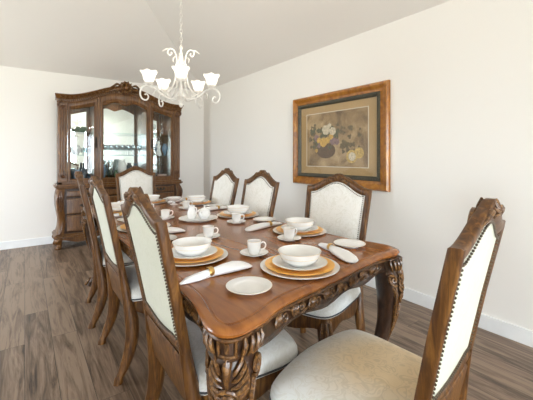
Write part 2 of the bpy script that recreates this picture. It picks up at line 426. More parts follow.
def make_chair():
    root = empty('dining_chair')
    # frame
    f = MB(); rings = []
    for (ox, oz), (ix, iz) in zip(OUT, INN):
        r = []
        for t, d in [(0.0, -0.011), (0.10, -0.016), (0.45, -0.018), (0.80, -0.013), (1.0, -0.008), (1.0, 0.008), (0.80, 0.014), (0.45, 0.019), (0.10, 0.017), (0.0, 0.011)]:
            x = ox+(ix-ox)*t; z = oz+(iz-oz)*t; r.append((x, yback(z)+d, z))
        rings.append(r)
    f.loop(rings); f.build('back_frame', 'chair_wood', root, ang=50)
    # pads
    cx, cz = 0, 0.82
    def pad(name, side, mat):
        p = MB(); rs = []
        for t, b in [(1.0, 0.0), (0.97, 0.006), (0.88, 0.011), (0.7, 0.016), (0.45, 0.019), (0.2, 0.020), (0.02, 0.020)]:
            rs.append([(cx+(x-cx)*t, yback(cz+(z-cz)*t)+side*(0.006+b*(1.0 if side > 0 else 0.35)), cz+(z-cz)*t) for x, z in INN])
        p.loft(rs, caps=False); n = len(INN); last = len(p.v)-n
        p.f.append(tuple(range(last, last+n)))
        return p.build(name, mat, root)
    pad('back_cushion', 1, 'fabric'); pad('rear_panel', -1, 'fabric_rear')
    nl = MB(); per = INN; n = len(per); acc = 0
    ins = inset(per, 0.009)
    for side in (-1, 1):
        pts = ins+[ins[0]]; dist = 0; nxt = 0
        for i in range(n):
            a, b = Vector(pts[i]), Vector(pts[i+1]); l = (b-a).length
            while nxt <= dist+l:
                q = a+(b-a)*((nxt-dist)/l)
                nl.ball((q.x, yback(q.y)+side*0.0132, q.y), 0.0042, seg=5, rings=3); nxt += 0.0115
            dist += l
    nl.build('nailhead_trim', 'nail', root)
    # crest carving: centre shell with leaves either side
    cr = MB()
    for side in (-1, 1):
        for k in range(5):
            a = math.radians(-60+30*k)
            cr.tube([(0, yback(1.085)+side*0.014, 1.078), (0.018*math.sin(a), yback(1.10)+side*0.021, 1.078+0.022*math.cos(a)), (0.034*math.sin(a), yback(1.10)+side*0.016, 1.079+0.042*math.cos(a))], [0.004, 0.008, 0.003], 6)
        for sx in (-1, 1):
            cr.tube([(sx*0.02, yback(1.08)+side*0.015, 1.082), (sx*0.055, yback(1.09)+side*0.020, 1.092), (sx*0.085, yback(1.08)+side*0.018, 1.076), (sx*0.12, yback(1.06)+side*0.014, 1.058)], [0.006, 0.009, 0.007, 0.002], 6, 3)
            cr.tube([(sx*0.03, yback(1.06)+side*0.014, 1.066), (sx*0.06, yback(1.07)+side*0.019, 1.073), (sx*0.09, yback(1.06)+side*0.015, 1.060)], [0.005, 0.007, 0.002], 6, 3)
    cr.build('crest_carving', 'carve', root)
    # seat (serpentine front)
    def seat_out(d=0):
        pts = [(-0.205, 0.018), (0, 0.016), (0.205, 0.018), (0.250, 0.08), (0.275, 0.25), (0.280, 0.36), (0.255, 0.435), (0.17, 0.468), (0, 0.488), (-0.17, 0.468), (-0.255, 0.435), (-0.280, 0.36), (-0.275, 0.25), (-0.250, 0.08)]
        return inset(curve2(pts, 4, True), d)
    s = MB(); rs = []
    for d, z in [(0.012, 0.418), (0.0, 0.424), (-0.004, 0.440), (-0.002, 0.458), (0.008, 0.474), (0.028, 0.486), (0.07, 0.498), (0.13, 0.505), (0.19, 0.508)]:
        if d < 0.05: rs.append([(x, y, z) for x, y in seat_out(d)])
        else:
            t = 1-d/0.27; rs.append([(x*t, 0.255+(y-0.255)*t, z) for x, y in seat_out(0.012)])
    s.loft(rs); s.build('seat_cushion', 'seat', root)
    pp = MB()
    for z, r in ((0.434, 0.0042),):
        pts = [Vector((x, y, z)) for x, y in seat_out(-0.0035)]; n = len(pts); rr = []
        for i in range(n):
            t = (pts[(i+1) % n]-pts[i-1]).normalized(); sd = t.cross(Vector((0, 0, 1)))
            rr.append([pts[i]+(sd*math.cos(q)+Vector((0, 0, 1))*math.sin(q))*r for q in [2*PI*j/6 for j in range(6)]])
        pp.loop(rr)
    pp.build('seat_piping', 'piping', root)
    # seat rail
    sr = MB(); so, si = seat_out(0.012), seat_out(0.040); rings = []
    n = len(so)
    for i in range(n):
        (x, y), (a, b) = so[i], si[i]
        dip = 0.018*math.cos(i/n*2*PI*6)
        zb = 0.345+dip
        rings.append([(x, y, 0.418), (x*0.99, 0.255+(y-0.255)*0.99, (zb+0.418)/2), (x, y, zb+0.012), (x*0.985, 0.255+(y-0.255)*0.985, zb), (a, b, zb), (a, b, 0.418)])
    sr.loop(rings); sr.build('seat_rail', 'chair_wood', root)
    # shoe board between seat and back
    sb = MB(); rs = []
    for x in [-0.205+0.041*i for i in range(11)]:
        zt = 0.550; r = []
        for d, z in [(-0.012, 0.36), (-0.014, zt-0.01), (-0.008, zt), (0.008, zt), (0.014, zt-0.01), (0.012, 0.36)]:
            r.append((x, yback(z)+d-0.004, z))
        rs.append(r)
    sb.loft(rs); sb.build('back_rail', 'chair_wood', root)
    # legs
    def sq(c, a, b):
        x, y, z = c; q = 0.32
        return [(x+a*u, y+b*v, z) for u, v in ((1, q), (q, 1), (-q, 1), (-1, q), (-1, -q), (-q, -1), (q, -1), (1, -q))]
    for sx in (-1, 1):
        lg = MB(); path = [(0.204, yback(0.60), 0.600, .017, .018), (0.208, yback(0.52)-0.002, 0.52, .019, .022), (0.218, 0.006, 0.42, .022, .027), (0.226, 0.022, 0.33, .026, .036), (0.234, 0.024, 0.24, .025, .036), (0.238, 0.008, 0.15, .022, .032), (0.240, -0.022, 0.07, .018, .027), (0.240, -0.046, 0.025, .019, .024), (0.240, -0.050, 0.0, .020, .025)]
        P, V = spline([Vector(p[:3]) for p in path], [p[3] for p in path], 4); _, V2 = spline([Vector(p[:3]) for p in path], [p[4] for p in path], 4)
        lg.loft([sq((sx*p.x, p.y, p.z), a, b) for p, a, b in zip(P, V, V2)]); lg.build('leg', 'chair_wood', root, ang=60)
    for sx in (-1, 1):
        lg = MB(); path = [(0.222, 0.392, 0.415, .034), (0.236, 0.408, 0.36, .040), (0.242, 0.414, 0.31, .036), (0.230, 0.402, 0.23, .026), (0.212, 0.382, 0.13, .018), (0.210, 0.382, 0.06, .016), (0.224, 0.398, 0.028, .024), (0.230, 0.406, 0.010, .026), (0.228, 0.404, 0.0, .022)]
        P, V = spline([Vector(p[:3]) for p in path], [p[3] for p in path], 4)
        lg.loft([sq((sx*p.x, p.y, p.z), a, a) for p, a in zip(P, V)]); lo = lg.build('leg', 'chair_wood', root, ang=60)
        cv = MB()
        for k in (-1, 0, 1):
            a = math.radians(45*sx*-1+k*35+90)
            dx, dy = math.cos(a), math.sin(a)
            cv.tube([(sx*0.233+dx*0.032, 0.405+dy*0.032, 0.395), (sx*0.240+dx*0.041, 0.412+dy*0.041, 0.345), (sx*0.240+dx*0.036, 0.412+dy*0.036, 0.295), (sx*0.230+dx*0.024, 0.402+dy*0.024, 0.24)], [0.006, 0.009, 0.006, 0.002], 6, 3)
        cv.build('knee_carving', 'carve', lo)
    return root

proto = make_chair()
# (crest x, crest y at the top of the back, heading, label)  heading: direction the chair faces
CREST = 0.130
def chair_at(o, cx, cy, face, label):
    # face in radians for +Y forward rotation about z ; crest sits at local y=-CREST
    off = Vector((0, -CREST, 0)); off.rotate(Matrix.Rotation(face, 3, 'Z'))
    o.location = (cx-off.x, cy-off.y, 0); o.rotation_euler = (0, 0, face)
    tag(o, label, 'chair', 'dining chairs around the long table'); return o
CH = [
 (1.005, 0.367, math.radians(9.3), 'dining chair in the right foreground with partly tan damask seat, at the near table end'),
 (0.325, 1.270, math.radians(-90), 'high-back dining chair on the left side, nearest the camera, showing its pale green rear panel'),
 (0.330, 2.175, math.radians(-90), 'middle of the three left-side dining chairs, mostly hidden behind the nearest one'),
 (0.332, 2.930, math.radians(-95), 'left-side dining chair farthest from the camera, closest to the cabinet'),
 (1.713, 1.525, math.radians(101), 'right-side dining chair nearest the camera, its arched crest overlapping the painting frame'),
 (1.655, 2.330, math.radians(90), 'middle of the three right-side dining chairs, left of the painting'),
 (1.650, 2.940, math.radians(90), 'right-side dining chair farthest from the camera, near the room corner'),
 (1.135, 4.390, math.radians(180), 'dining chair at the far table end in front of the glass-door cabinet'),
]
for i, (x, y, a, lb) in enumerate(CH):
    o = proto if i == 0 else copy_tree(proto)
    chair_at(o, x, y, a, lb)
# the foreground chair's seat has a tan area: its own mesh data
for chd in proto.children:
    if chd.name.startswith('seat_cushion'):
        chd.data = chd.data.copy(); chd.data.materials[0] = M['seat_tan']; chd['label'] = 'partly tan damask seat cushion'

# ---------------------------------------------------------------- dining table
TZ = 0.765
table = empty('dining_table', (0.98, 2.35, 0))
tag(table, 'long dark walnut dining table with carved apron and thick cabriole legs, set for eight', 'table')
TO = (0.98, 2.35)
near = [(.452, 1.60), (.452, 1.30), (.452, 1.12), (.444, 1.01), (.424, .92), (.412, .86), (.424, .80), (.470, .773), (.555, .788), (.69, .842), (.87, .872), (1.07, .905), (1.22, .935), (1.37, .955), (1.475, .950), (1.548, .975), (1.575, 1.05), (1.562, 1.13), (1.535, 1.22), (1.515, 1.34), (1.512, 1.60)]
far = [(1.512, 3.0), (1.515, 3.26), (1.533, 3.38), (1.560, 3.46), (1.568, 3.54), (1.540, 3.62), (1.465, 3.655), (1.37, 3.65), (1.22, 3.655), (1.0, 3.66), (.75, 3.655), (.62, 3.65), (.53, 3.655), (.465, 3.62), (.440, 3.54), (.446, 3.46), (.452, 3.38), (.455, 3.26), (.452, 3.0)]
OL = curve2([(x-TO[0], y-TO[1]) for x, y in near+far], 5, True)
top = MB(); rings = []
for d, z in [(0.045, .735), (0.020, .730), (0.010, .737), (0.002, .742), (0.0, .750), (0.004, .758), (0.014, .7635), (0.028, .7645), (0.031, .7625), (0.035, .7625), (0.038, .765)]:
    rings.append([(x, y, z) for x, y in inset(OL, d)])
top.loft(rings); top.build('tabletop', 'top', table, ang=35)
ap = MB(); a0, a1 = inset(OL, 0.022), inset(OL, 0.045); rings = []
cum = [0]
for i in range(len(OL)):
    a, b = Vector(OL[i]), Vector(OL[(i+1) % len(OL)]); cum.append(cum[-1]+(b-a).length)
for i in range(len(OL)):
    zb = 0.662+0.010*math.cos(cum[i]/0.30*2*PI)
    rings.append([(*a0[i], .735), (*a0[i], zb+.014), (*inset(OL, 0.016)[i], zb+.008), (*inset(OL, 0.018)[i], zb), (*a1[i], zb), (*a1[i], .735)])
ap.loop(rings); ap.build('apron', 'glazed', table, ang=35)
# carved frieze: repeating acanthus scrolls along the apron
cv = MB()
base = inset(OL, 0.020); n = len(base); L_ = [0]
for i in range(n): L_.append(L_[-1]+(Vector(base[(i+1) % n])-Vector(base[i])).length)
tot = L_[-1]
def on(s):
    s %= tot
    lo = 0
    for i in range(n):
        if L_[i+1] >= s: lo = i; break
    t = (s-L_[lo])/(L_[lo+1]-L_[lo]); a, b = Vector(base[lo]), Vector(base[(lo+1) % n]); p = a+(b-a)*t; d = (b-a).normalized()
    return p, d
area = sum(OL[i][0]*OL[(i+1) % n][1]-OL[(i+1) % n][0]*OL[i][1] for i in range(n)); SG = 1 if area > 0 else -1
def P3(s, z, out):
    p, d = on(s); nrm = Vector((d.y, -d.x))*SG; q = p+nrm*out
    return (q.x, q.y, z)
step = 0.092; cnt = int(tot/step); step = tot/cnt
LEGS = [Vector(p) for p in ((.50-TO[0], .855-TO[1]), (1.49-TO[0], .99-TO[1]), (.50-TO[0], 3.57-TO[1]), (1.49-TO[0], 3.57-TO[1]))]
runs, cur = [], []
for k in range(cnt):
    if min((on(k*step+step/2)[0]-q_).length for q_ in LEGS) < .115:
        if cur: runs.append(cur)
        cur = []
    else: cur.append(k)
if cur:
    if runs and runs[0][0] == 0: runs[0] = cur+runs[0]
    else: runs.append(cur)
for run_ in runs:
  cv = MB()
  for k in run_:
    s0 = k*step; g = 1 if k % 2 else -1
    zb_ = .676
    # stem wave that ties the motifs together
    cv.tube([P3(s0+step*t_/6, .702+.019*g*math.sin(PI*t_/6), .005) for t_ in range(7)], .0038, 5)
    pts = []; rad = []
    for j in range(12):      # volute inside the wave
        t = j/11; a = -g*PI/2+g*t*2.7*PI; r = .0165*(1-0.75*t)
        pts.append(P3(s0+step*.5+r*math.cos(a), .702-.004*g+r*math.sin(a), 0.006)); rad.append(0.0042*(1-0.35*t))
    cv.tube(pts, rad, 5)
    for j in range(4):       # acanthus strokes
        x0 = s0+step*(.02+.10*j); ln = 1-.12*j
        cv.tube([P3(x0, .702-g*.024, 0.003), P3(x0-.012*ln, .702-g*.006, 0.008), P3(x0-.004, .702+g*.012*ln, 0.007), P3(x0+.010*ln, .702+g*.023*ln, 0.002)], [0.002, 0.0044, 0.0044, 0.0015], 5, 2)
    cv.ball(P3(s0, .702, 0.006), .0075, seg=6, rings=4)
  cv.build('apron_carving', 'carve', table)
bd = MB()
for kk in (0.014,):
    rr = []
    pts = [Vector((x, y, 0.7265)) for x, y in inset(OL, 0.016)]
    for i in range(len(pts)):
        t = (pts[(i+1) % len(pts)]-pts[i-1]).normalized(); sd = t.cross(Vector((0, 0, 1)))
        rr.append([pts[i]+(sd*math.cos(q)+Vector((0, 0, 1))*math.sin(q))*0.006 for q in [2*PI*j/6 for j in range(6)]])
    bd.loop(rr)
bd.build('apron_moulding', 'chair_wood', table)

def table_leg(cx, cy, dx, dy, topk=1.0):
    """cabriole leg at corner; (dx,dy) points outwards along the diagonal"""
    def ring(c, r, z, k=0.30, rot=0):
        return [(c[0]+r*(ux*dx-uy*dy)*0.7071*1.15, c[1]+r*(ux*dy+uy*dx)*0.7071*1.15, z) for ux, uy in
                [(1, 0), (.86, .42), (.62, .62), (.42, .86), (0, 1), (-.42, .86), (-.62, .62), (-.86, .42), (-1, 0), (-.86, -.42), (-.62, -.62), (-.42, -.86), (0, -1), (.42, -.86), (.62, -.62), (.86, -.42)]]
    path = [(0.030, .735, .098), (0.032, .700, .095), (0.034, .670, .090), (0.044, .630, .090), (0.050, .580, .080), (0.046, .510, .067), (0.030, .410, .050), (0.004, .310, .042), (-0.014, .220, .036), (-0.014, .130, .034), (0.004, .075, .038), (0.026, .045, .048), (0.034, .020, .050), (0.032, 0.0, .045)]
    path = [(a*topk, z_, r_*(topk if z_ > .6 else 1)) for a, z_, r_ in path]
    P, V = spline([Vector((p[0], 0, p[1])) for p in path], [p[2] for p in path], 4)
    lg = MB(); lg.loft([ring((cx+p.x*dx, cy+p.x*dy), r, p.z) for p, r in zip(P, V)])
    lo = lg.build('leg', 'glazed', table, ang=70)
    tt = Vector((-dy, dx, 0)); dd = Vector((dx, dy, 0)); C = Vector((cx, cy, 0))
    def off(z):
        for i in range(len(P)-1):
            if P[i].z >= z >= P[i+1].z:
                t = (P[i].z-z)/max(1e-6, P[i].z-P[i+1].z); return P[i].x*(1-t)+P[i+1].x*t, V[i]*(1-t)+V[i+1]*t
        return P[-1].x, V[-1]
    def Q(ang, z, out=0.0):       # point on leg surface at angle from the outward diagonal
        o, r = off(z); q = 0.80*r*(1.0-0.02*abs(math.sin(2*ang)))+out
        return C+dd*o+(dd*math.cos(ang)+tt*math.sin(ang))*q+Vector((0, 0, z))
    cr = MB()
    # necking: upright flutes and a small tablet
    for a in [math.radians(x) for x in (-84, -68, -52, -36, 36, 52, 68, 84)]:
        cr.tube([Q(a, .728, .006), Q(a, .712, .012), Q(a*0.93, .690, .011), Q(a*0.88, .672, .003)], [.004, .0080, .0075, .003], 6)
    for a0_ in (-18, 18): cr.tube([Q(math.radians(a0_), .726, .008), Q(math.radians(a0_), .678, .006)], .005, 6)
    for z_ in (.726, .678): cr.tube([Q(math.radians(-18), z_, .007), Q(0, z_, .009), Q(math.radians(18), z_, .007)], .005, 6)
    cr.tube([Q(0, .716, .004), Q(0, .690, .004)], .008, 6)
    # central tapering tongue
    cr.tube([Q(0, .668, -.001), Q(0, .655, .003), Q(0, .62, .004), Q(0, .590, .000)], [.014, .014, .009, .004], 8)
    for sg in (-1, 1):
        # acanthus fronds hugging the knee
        for k, (z0, a1) in enumerate([(.655, 30), (.637, 38), (.618, 45), (.599, 50), (.580, 52)]):
            am = math.radians(sg*(a1*0.62)); ae = math.radians(sg*a1)
            cr.tube([Q(math.radians(sg*(15-2*k)), z0-.026, .000), Q(am, z0-.016, .0055), Q(ae, z0+.008, .0065), Q(ae*1.06, z0+.024, .000)], [.003, .0068, .0060, .002], 6, 3)
        # side volute
        ctr_a, ctr_z = math.radians(sg*78), .635
        pts, rad = [], []
        for j in range(20):
            t = j/19; a = math.radians(-120)+t*3.6*PI*0.9; r = 1-0.85*t
            pts.append(Q(ctr_a+sg*r*0.36*math.cos(a), ctr_z+r*0.030*math.sin(a), .005)); rad.append(.0085*(1-.4*t))
        cr.tube(pts, rad, 6)
        cr.tube([Q(math.radians(sg*72), .610, .002), Q(math.radians(sg*68), .55, .006), Q(math.radians(sg*60), .48, .005), Q(math.radians(sg*40), .41, .003), Q(math.radians(sg*20), .37, -.002)], [.008, .0095, .009, .007, .003], 6, 3)
        for k in range(6):
            z0 = .575-.034*k; a0_ = math.radians(sg*(66-6*k))
            cr.tube([Q(a0_, z0, .002), Q(a0_*1.18, z0+.004, .006), Q(a0_*1.32, z0+.020, .000)], [.006, .0075, .002], 6)
            if k > 1: cr.tube([Q(a0_*0.92, z0-.01, .002), Q(a0_*0.74, z0-.014, .005), Q(a0_*0.62, z0+.006, .000)], [.005, .006, .002], 6)
    # cabochon with rim
    o_, r_ = off(.545)
    cb = Q(0, .545, -.006); s0 = len(cr.v)
    cr.ball((0, 0, 0), 1, (.017, .026, .030), 14, 9)
    rot = Matrix(((dd.x, tt.x, 0), (dd.y, tt.y, 0), (0, 0, 1))).to_4x4()
    cr.xf(Matrix.Translation(cb) @ rot, s0)
    ringp = []
    for j in range(17):
        a = 2*PI*j/16; ringp.append(Q(math.asin(.035*math.sin(a)/(0.8*r_)), .545+.040*math.cos(a), .003))
    cr.tube(ringp, .006, 6)
    for k in (-1, 0, 1):
        cr.tube([Q(math.radians(k*12), .500, .002), Q(math.radians(k*20), .45, .006), Q(math.radians(k*15), .38, .004), Q(0, .30, .000)], [.006, .009, .007, .003], 6, 3)
    cr.build('leg_carving', 'carve', lo)
    # toes
    ft = MB()
    for k in (-1, 0, 1):
        a = math.radians(k*42); o, r = off(.03); d2 = dd*math.cos(a)+tt*math.sin(a)
        b = C+dd*o
        ft.tube([b+d2*0.022+Vector((0, 0, .062)), b+d2*0.044+Vector((0, 0, .042)), b+d2*0.056+Vector((0, 0, .016))], [.014, .017, .012], 8)
    ft.build('scroll_foot', 'carve', lo)
q = 0.7071
table_leg(.530-TO[0], .885-TO[1], -q, -q)
table_leg(1.455-TO[0], 1.025-TO[1], q, -q, .88)
table_leg(.545-TO[0], 3.545-TO[1], -q, q)
table_leg(1.455-TO[0], 3.545-TO[1], q, q)

# ---------------------------------------------------------------- tableware
def lathe_obj(name, prof, mat, parent=None, seg=36):
    m = MB(); m.lathe(prof, seg); return m.build(name, mat, parent, ang=45)
def plate_prof(r, h=0.016, foot=0.6, thk=0.004, well=0.66):
    return [(0.0, 0.0), (r*foot, 0.0), (r*foot, 0.003), (r*well, 0.004), (r*0.97, h-0.003), (r, h-0.001), (r, h), (r*0.975, h+0.0005), (r*well*1.05, 0.003+thk), (r*well*0.9, 0.001+thk), (0.0, 0.001+thk)]
GR = {}
def first_or_copy(key, maker):
    if key not in GR: GR[key] = maker(); return GR[key]
    return copy_tree(GR[key])
def mk_charger():
    o = lathe_obj('charger_plate', plate_prof(0.166, 0.012, 0.7, 0.004, 0.78), 'charger'); return o
def mk_gold():
    return lathe_obj('gold_plate', plate_prof(0.146, 0.014, 0.66, 0.004, 0.74), 'gold')
def rim(r, z, mat='goldline', parent=None, w=0.0009):
    m = MB(); rr = []
    for k in range(40):
        a = 2*PI*k/40; c = Vector((r*math.cos(a), r*math.sin(a), z)); d = Vector((math.cos(a), math.sin(a), 0))
        rr.append([c+(d*math.cos(q_)+Vector((0, 0, 1))*math.sin(q_))*w for q_ in [2*PI*j/5 for j in range(5)]])
    m.loop(rr); return m.build('rim_band', mat, parent)
def mk_dinner():
    o = lathe_obj('dinner_plate', plate_prof(0.116, 0.018, 0.55, 0.004, 0.62), 'china'); rim(0.1155, 0.0178, parent=o); return o
def mk_bowl():
    pr = [(0, 0), (.044, 0), (.046, .004), (.060, .009), (.076, .022), (.084, .038), (.089, .052), (.0905, .056), (.0900, .0575), (.0875, .056), (.080, .036), (.070, .022), (.050, .013), (0, .010)]
    o = lathe_obj('soup_bowl', pr, 'china'); rim(0.0902, 0.0568, parent=o)
    b = rim(0.0830, 0.0355, parent=o); b.name = 'gold_band'; return o
def mk_bread():
    o = lathe_obj('bread_plate', plate_prof(0.082, 0.015, 0.6, 0.004, 0.66), 'china'); rim(0.0812, 0.0150, parent=o)
    b = rim(0.060, 0.0078, 'charger', o, 0.001); b.name = 'inner_band'; return o
def mk_saucer():
    return lathe_obj('saucer', plate_prof(0.068, 0.014, 0.5, 0.003, 0.5), 'china')
def mk_cup():
    pr = [(0, 0), (.022, 0), (.023, .005), (.0285, .012), (.0315, .030), (.0335, .058), (.0340, .062), (.0325, .062), (.030, .030), (.026, .013), (0, .010)]
    o = lathe_obj('coffee_cup', pr, 'china', seg=24)
    h = MB(); h.tube([(.031, 0, .050), (.046, 0, .054), (.056, 0, .042), (.050, 0, .024), (.030, 0, .018)], .0038, 7, 4)
    h.build('handle', 'china', o); rim(0.0334, .0618, parent=o, w=0.0009); return o
def mk_napkin():
    # long folded roll lying along +X from its narrow tip; ring sits at 0.125
    n = MB(); rs = []
    sec = [(0.0, .006, .003), (.03, .020, .010), (.075, .026, .014), (.112, .019, .0155), (.125, .0175, .0155), (.14, .020, .0155), (.19, .034, .018), (.24, .041, .018), (.285, .040, .013), (.312, .030, .007), (.322, .014, .004)]
    P, V = spline([Vector((a, 0, 0)) for a, _, _ in sec], [b for _, b, _ in sec], 3); _, W = spline([Vector((a, 0, 0)) for a, _, _ in sec], [c_ for _, _, c_ in sec], 3)
    for p, w, h in zip(P, V, W):
        r = []
        for j in range(20):
            a = 2*PI*j/20; yy = w*math.cos(a); fold = 1+0.16*math.cos(a*3+p.x*9)
            zz = max(0.0, h*(0.95+math.sin(a)*0.95*fold))
            r.append((p.x, yy, zz*0.98))
        rs.append(r)
    n.loft(rs); o = n.build('folded_napkin', 'napkin', ang=80); return o
def mk_ring():
    m = MB(); rr = []
    for k in range(28):
        a = 2*PI*k/28; d = Vector((0, math.cos(a), math.sin(a)*0.92)); c = Vector((0, 0, .0195))
        rr.append([c+d*r_+Vector((x_, 0, 0)) for x_, r_ in ((-.011, .0192), (-.009, .0205), (.009, .0205), (.011, .0192), (.008, .0185), (-.008, .0185))])
    m.loop(rr); o = m.build('napkin_ring', 'ring'); return o

# each setting: key words for labels, charger xy, cup xy, bread xy, napkin tip xy, napkin angle
SET = [
 ('head', 'nearest the camera at the near table end', (.935, 1.050), (.885, 1.318), (.640, .985), (1.262, 1.262), math.radians(-107)),
 ('l1', 'beside the nearest left-side chair', (.630, 1.455), (.858, 1.752), (.620, 1.845), (.458, 1.165), math.radians(5)),
 ('r1', 'before the nearest right-side chair', (1.385, 1.555), (1.205, 1.440), (1.382, 1.158), (1.445, 1.800), math.radians(187)),
 ('r2', 'before the middle right-side chair', (1.372, 2.275), (1.215, 2.035), (1.415, 1.975), (1.505, 2.640), math.radians(184)),
 ('r3', 'before the farthest right-side chair', (1.390, 3.100), (1.180, 2.860), (1.440, 2.815), (1.50, 3.36), math.radians(186)),
 ('far', 'at the far table end before the cabinet', (1.035, 3.430), (.885, 3.215), (1.290, 3.555), (.770, 3.640), math.radians(-84)),
 ('l3', 'before the farthest left-side chair', (.640, 3.020), (.870, 2.960), (.610, 3.300), (.475, 2.765), math.radians(0)),
 ('l2', 'before the middle left-side chair', (.635, 2.240), (.858, 2.480), (.62, 2.560), (.490, 2.000), math.radians(-2)),
]
for key, w, ch, cup, br, nap, na in SET:
    z = TZ
    o = first_or_copy('charger', mk_charger); o.location = (*ch, z); tag(o, 'grey-white charger lowest in the plate stack ' + w, 'charger plate', 'charger plates')
    o = first_or_copy('gold', mk_gold); o.location = (*ch, z+.0055); tag(o, 'gold plate stacked on the charger ' + w, 'plate', 'gold plates')
    o = first_or_copy('dinner', mk_dinner); o.location = (*ch, z+.011); tag(o, 'white dinner plate on the gold plate ' + w, 'plate', 'white dinner plates')
    o = first_or_copy('bowl', mk_bowl); o.location = (*ch, z+.0165); tag(o, 'white soup bowl topping the plate stack ' + w, 'bowl', 'white soup bowls')
    o = first_or_copy('saucer', mk_saucer); o.location = (*cup, z); tag(o, 'white saucer under the coffee cup ' + w, 'saucer', 'white saucers')
    o = first_or_copy('cup', mk_cup); o.location = (*cup, z+.0045); o.rotation_euler = (0, 0, random.uniform(-.9, .5)); tag(o, 'white coffee cup on its saucer ' + w, 'cup', 'white coffee cups')
    o = first_or_copy('bread', mk_bread); o.location = (*br, z); tag(o, 'small white bread plate ' + w, 'plate', 'small bread plates')
    o = first_or_copy('napkin', mk_napkin); o.location = (*nap, z); o.rotation_euler = (0, 0, na); tag(o, 'white folded napkin ' + w, 'napkin', 'folded napkins')
    o = first_or_copy('ring', mk_ring); o.location = (nap[0]+.125*math.cos(na), nap[1]+.125*math.sin(na), z); o.rotation_euler = (0, 0, na); tag(o, 'brass ring around the napkin ' + w, 'napkin ring', 'brass napkin rings')

m = MB(); m.lathe([(0, 0), (.10, 0), (.10, .004), (.118, .006), (.142, .014), (.143, .016), (.140, .0165), (.112, .010), (0, .008)], 40)
o = m.build('serving_plate', 'china'); o.location = (1.045, 2.30, TZ); rim(.1425, .0158, parent=o)
tag(o, 'large white serving plate in the table centre holding the creamer and sugar bowl', 'plate')
o = lathe_obj('creamer', [(0, 0), (.024, 0), (.026, .004), (.033, .022), (.033, .045), (.024, .070), (.021, .082), (.026, .096), (.024, .096), (.018, .080), (.028, .045), (.026, .012), (0, .010)], 'china', seg=28)
h = MB(); h.tube([(-.022, 0, .084), (-.044, 0, .086), (-.052, 0, .064), (-.046, 0, .040), (-.032, 0, .030)], .004, 7, 4); h.build('handle', 'china', o)
h = MB(); h.tube([(.016, 0, .088), (.026, 0, .094), (.036, 0, .101)], [.010, .008, .003], 8); h.build('spout', 'china', o)
o.location = (1.00, 2.318, TZ+.0102); o.rotation_euler = (0, 0, 1.9)
tag(o, 'slim white creamer jug on the central serving plate, left of the sugar bowl', 'creamer')
o = lathe_obj('sugar_bowl', [(0, 0), (.026, 0), (.028, .005), (.043, .022), (.046, .038), (.040, .055), (.034, .062), (.030, .060), (0, .058)], 'china', seg=28)
lid = MB(); lid.lathe([(.035, .060), (.036, .064), (.030, .072), (.016, .080), (.006, .082), (.005, .086), (.009, .092), (.006, .097), (0, .098)], 24); lid.build('lid', 'china', o)
for sx in (-1, 1):
    h = MB(); h.tube([(sx*.038, 0, .050), (sx*.056, 0, .054), (sx*.060, 0, .038), (sx*.044, 0, .028)], .0038, 7, 4); h.build('handle', 'china', o)
o.location = (1.080, 2.270, TZ+.0102); o.rotation_euler = (0, 0, .6)
tag(o, 'rounded white lidded sugar bowl on the central serving plate, right of the creamer', 'sugar bowl')

o = lathe_obj('footed_bowl', [(0, 0), (.038, 0), (.038, .003), (.016, .010), (.012, .028), (.022, .036), (.052, .046), (.072, .062), (.076, .070), (.073, .070), (.050, .050), (.020, .040), (0, .039)], 'china', seg=30)
o.location = (1.190, 3.190, TZ); tag(o, 'white footed serving bowl on the table near its far end', 'bowl')

# ---------------------------------------------------------------- china cabinet
cab = empty('china_cabinet', (1.205, 5.40, 0))
tag(cab, 'tall carved walnut china cabinet with arched top and three glass doors against the back wall', 'cabinet')
CX, CY = 1.205, 5.40
def ctop(x):     # cornice top height
    s = abs(x)/0.85; t = min(1, max(0, (0.86-s)/0.84)); return 2.075+0.195*(t*t*(3-2*t))
FY = 5.235-CY    # front plane of upper case
BY = 5.615-CY
# upper case carcass: sides, bottom, roof following the arch
u = MB()
u.box(-.835, -.80, FY+.01, BY, .86, 1.985); u.box(.80, .835, FY+.01, BY, .86, 1.985); u.box(-.835, .835, FY+.01, BY, .85, .885)
rs = []
for i in range(33):
    x = -.835+1.67*i/32; zt = ctop(x)-.012
    rs.append([(x, FY+.02, zt-.06), (x, BY, zt-.06), (x, BY, zt), (x, FY+.02, zt)])
u.loft(rs); u.build('upper_case', 'hutch', cab, smooth=False)
for xx in (-.352, .352):
    d = MB(); d.box(xx-.012, xx+.012, FY+.02, BY-.02, .885, ctop(xx)-.08); d.build('divider', 'hutch', cab, smooth=False)
mr = MB(); rs = []
for i in range(33):
    x = -.80+1.60*i/32; rs.append([(x, BY-.018, .886), (x, BY-.008, .886), (x, BY-.008, ctop(x)-.075), (x, BY-.018, ctop(x)-.075)])
mr.loft(rs); mr.build('mirror_back', 'mirror', cab, smooth=False)
bk = MB(); bk.box(-.835, .835, BY-.008, BY, .86, 2.0); bk.build('back_panel', 'hutch', cab, smooth=False)
for z in (1.255, 1.585):
    for a, b in ((-.798, -.366), (-.338, .338), (.366, .798)):
        s = MB(); s.box(a, b, FY+.05, BY-.02, z-.004, z+.004); s.build('glass_shelf', 'shelf', cab, smooth=False)
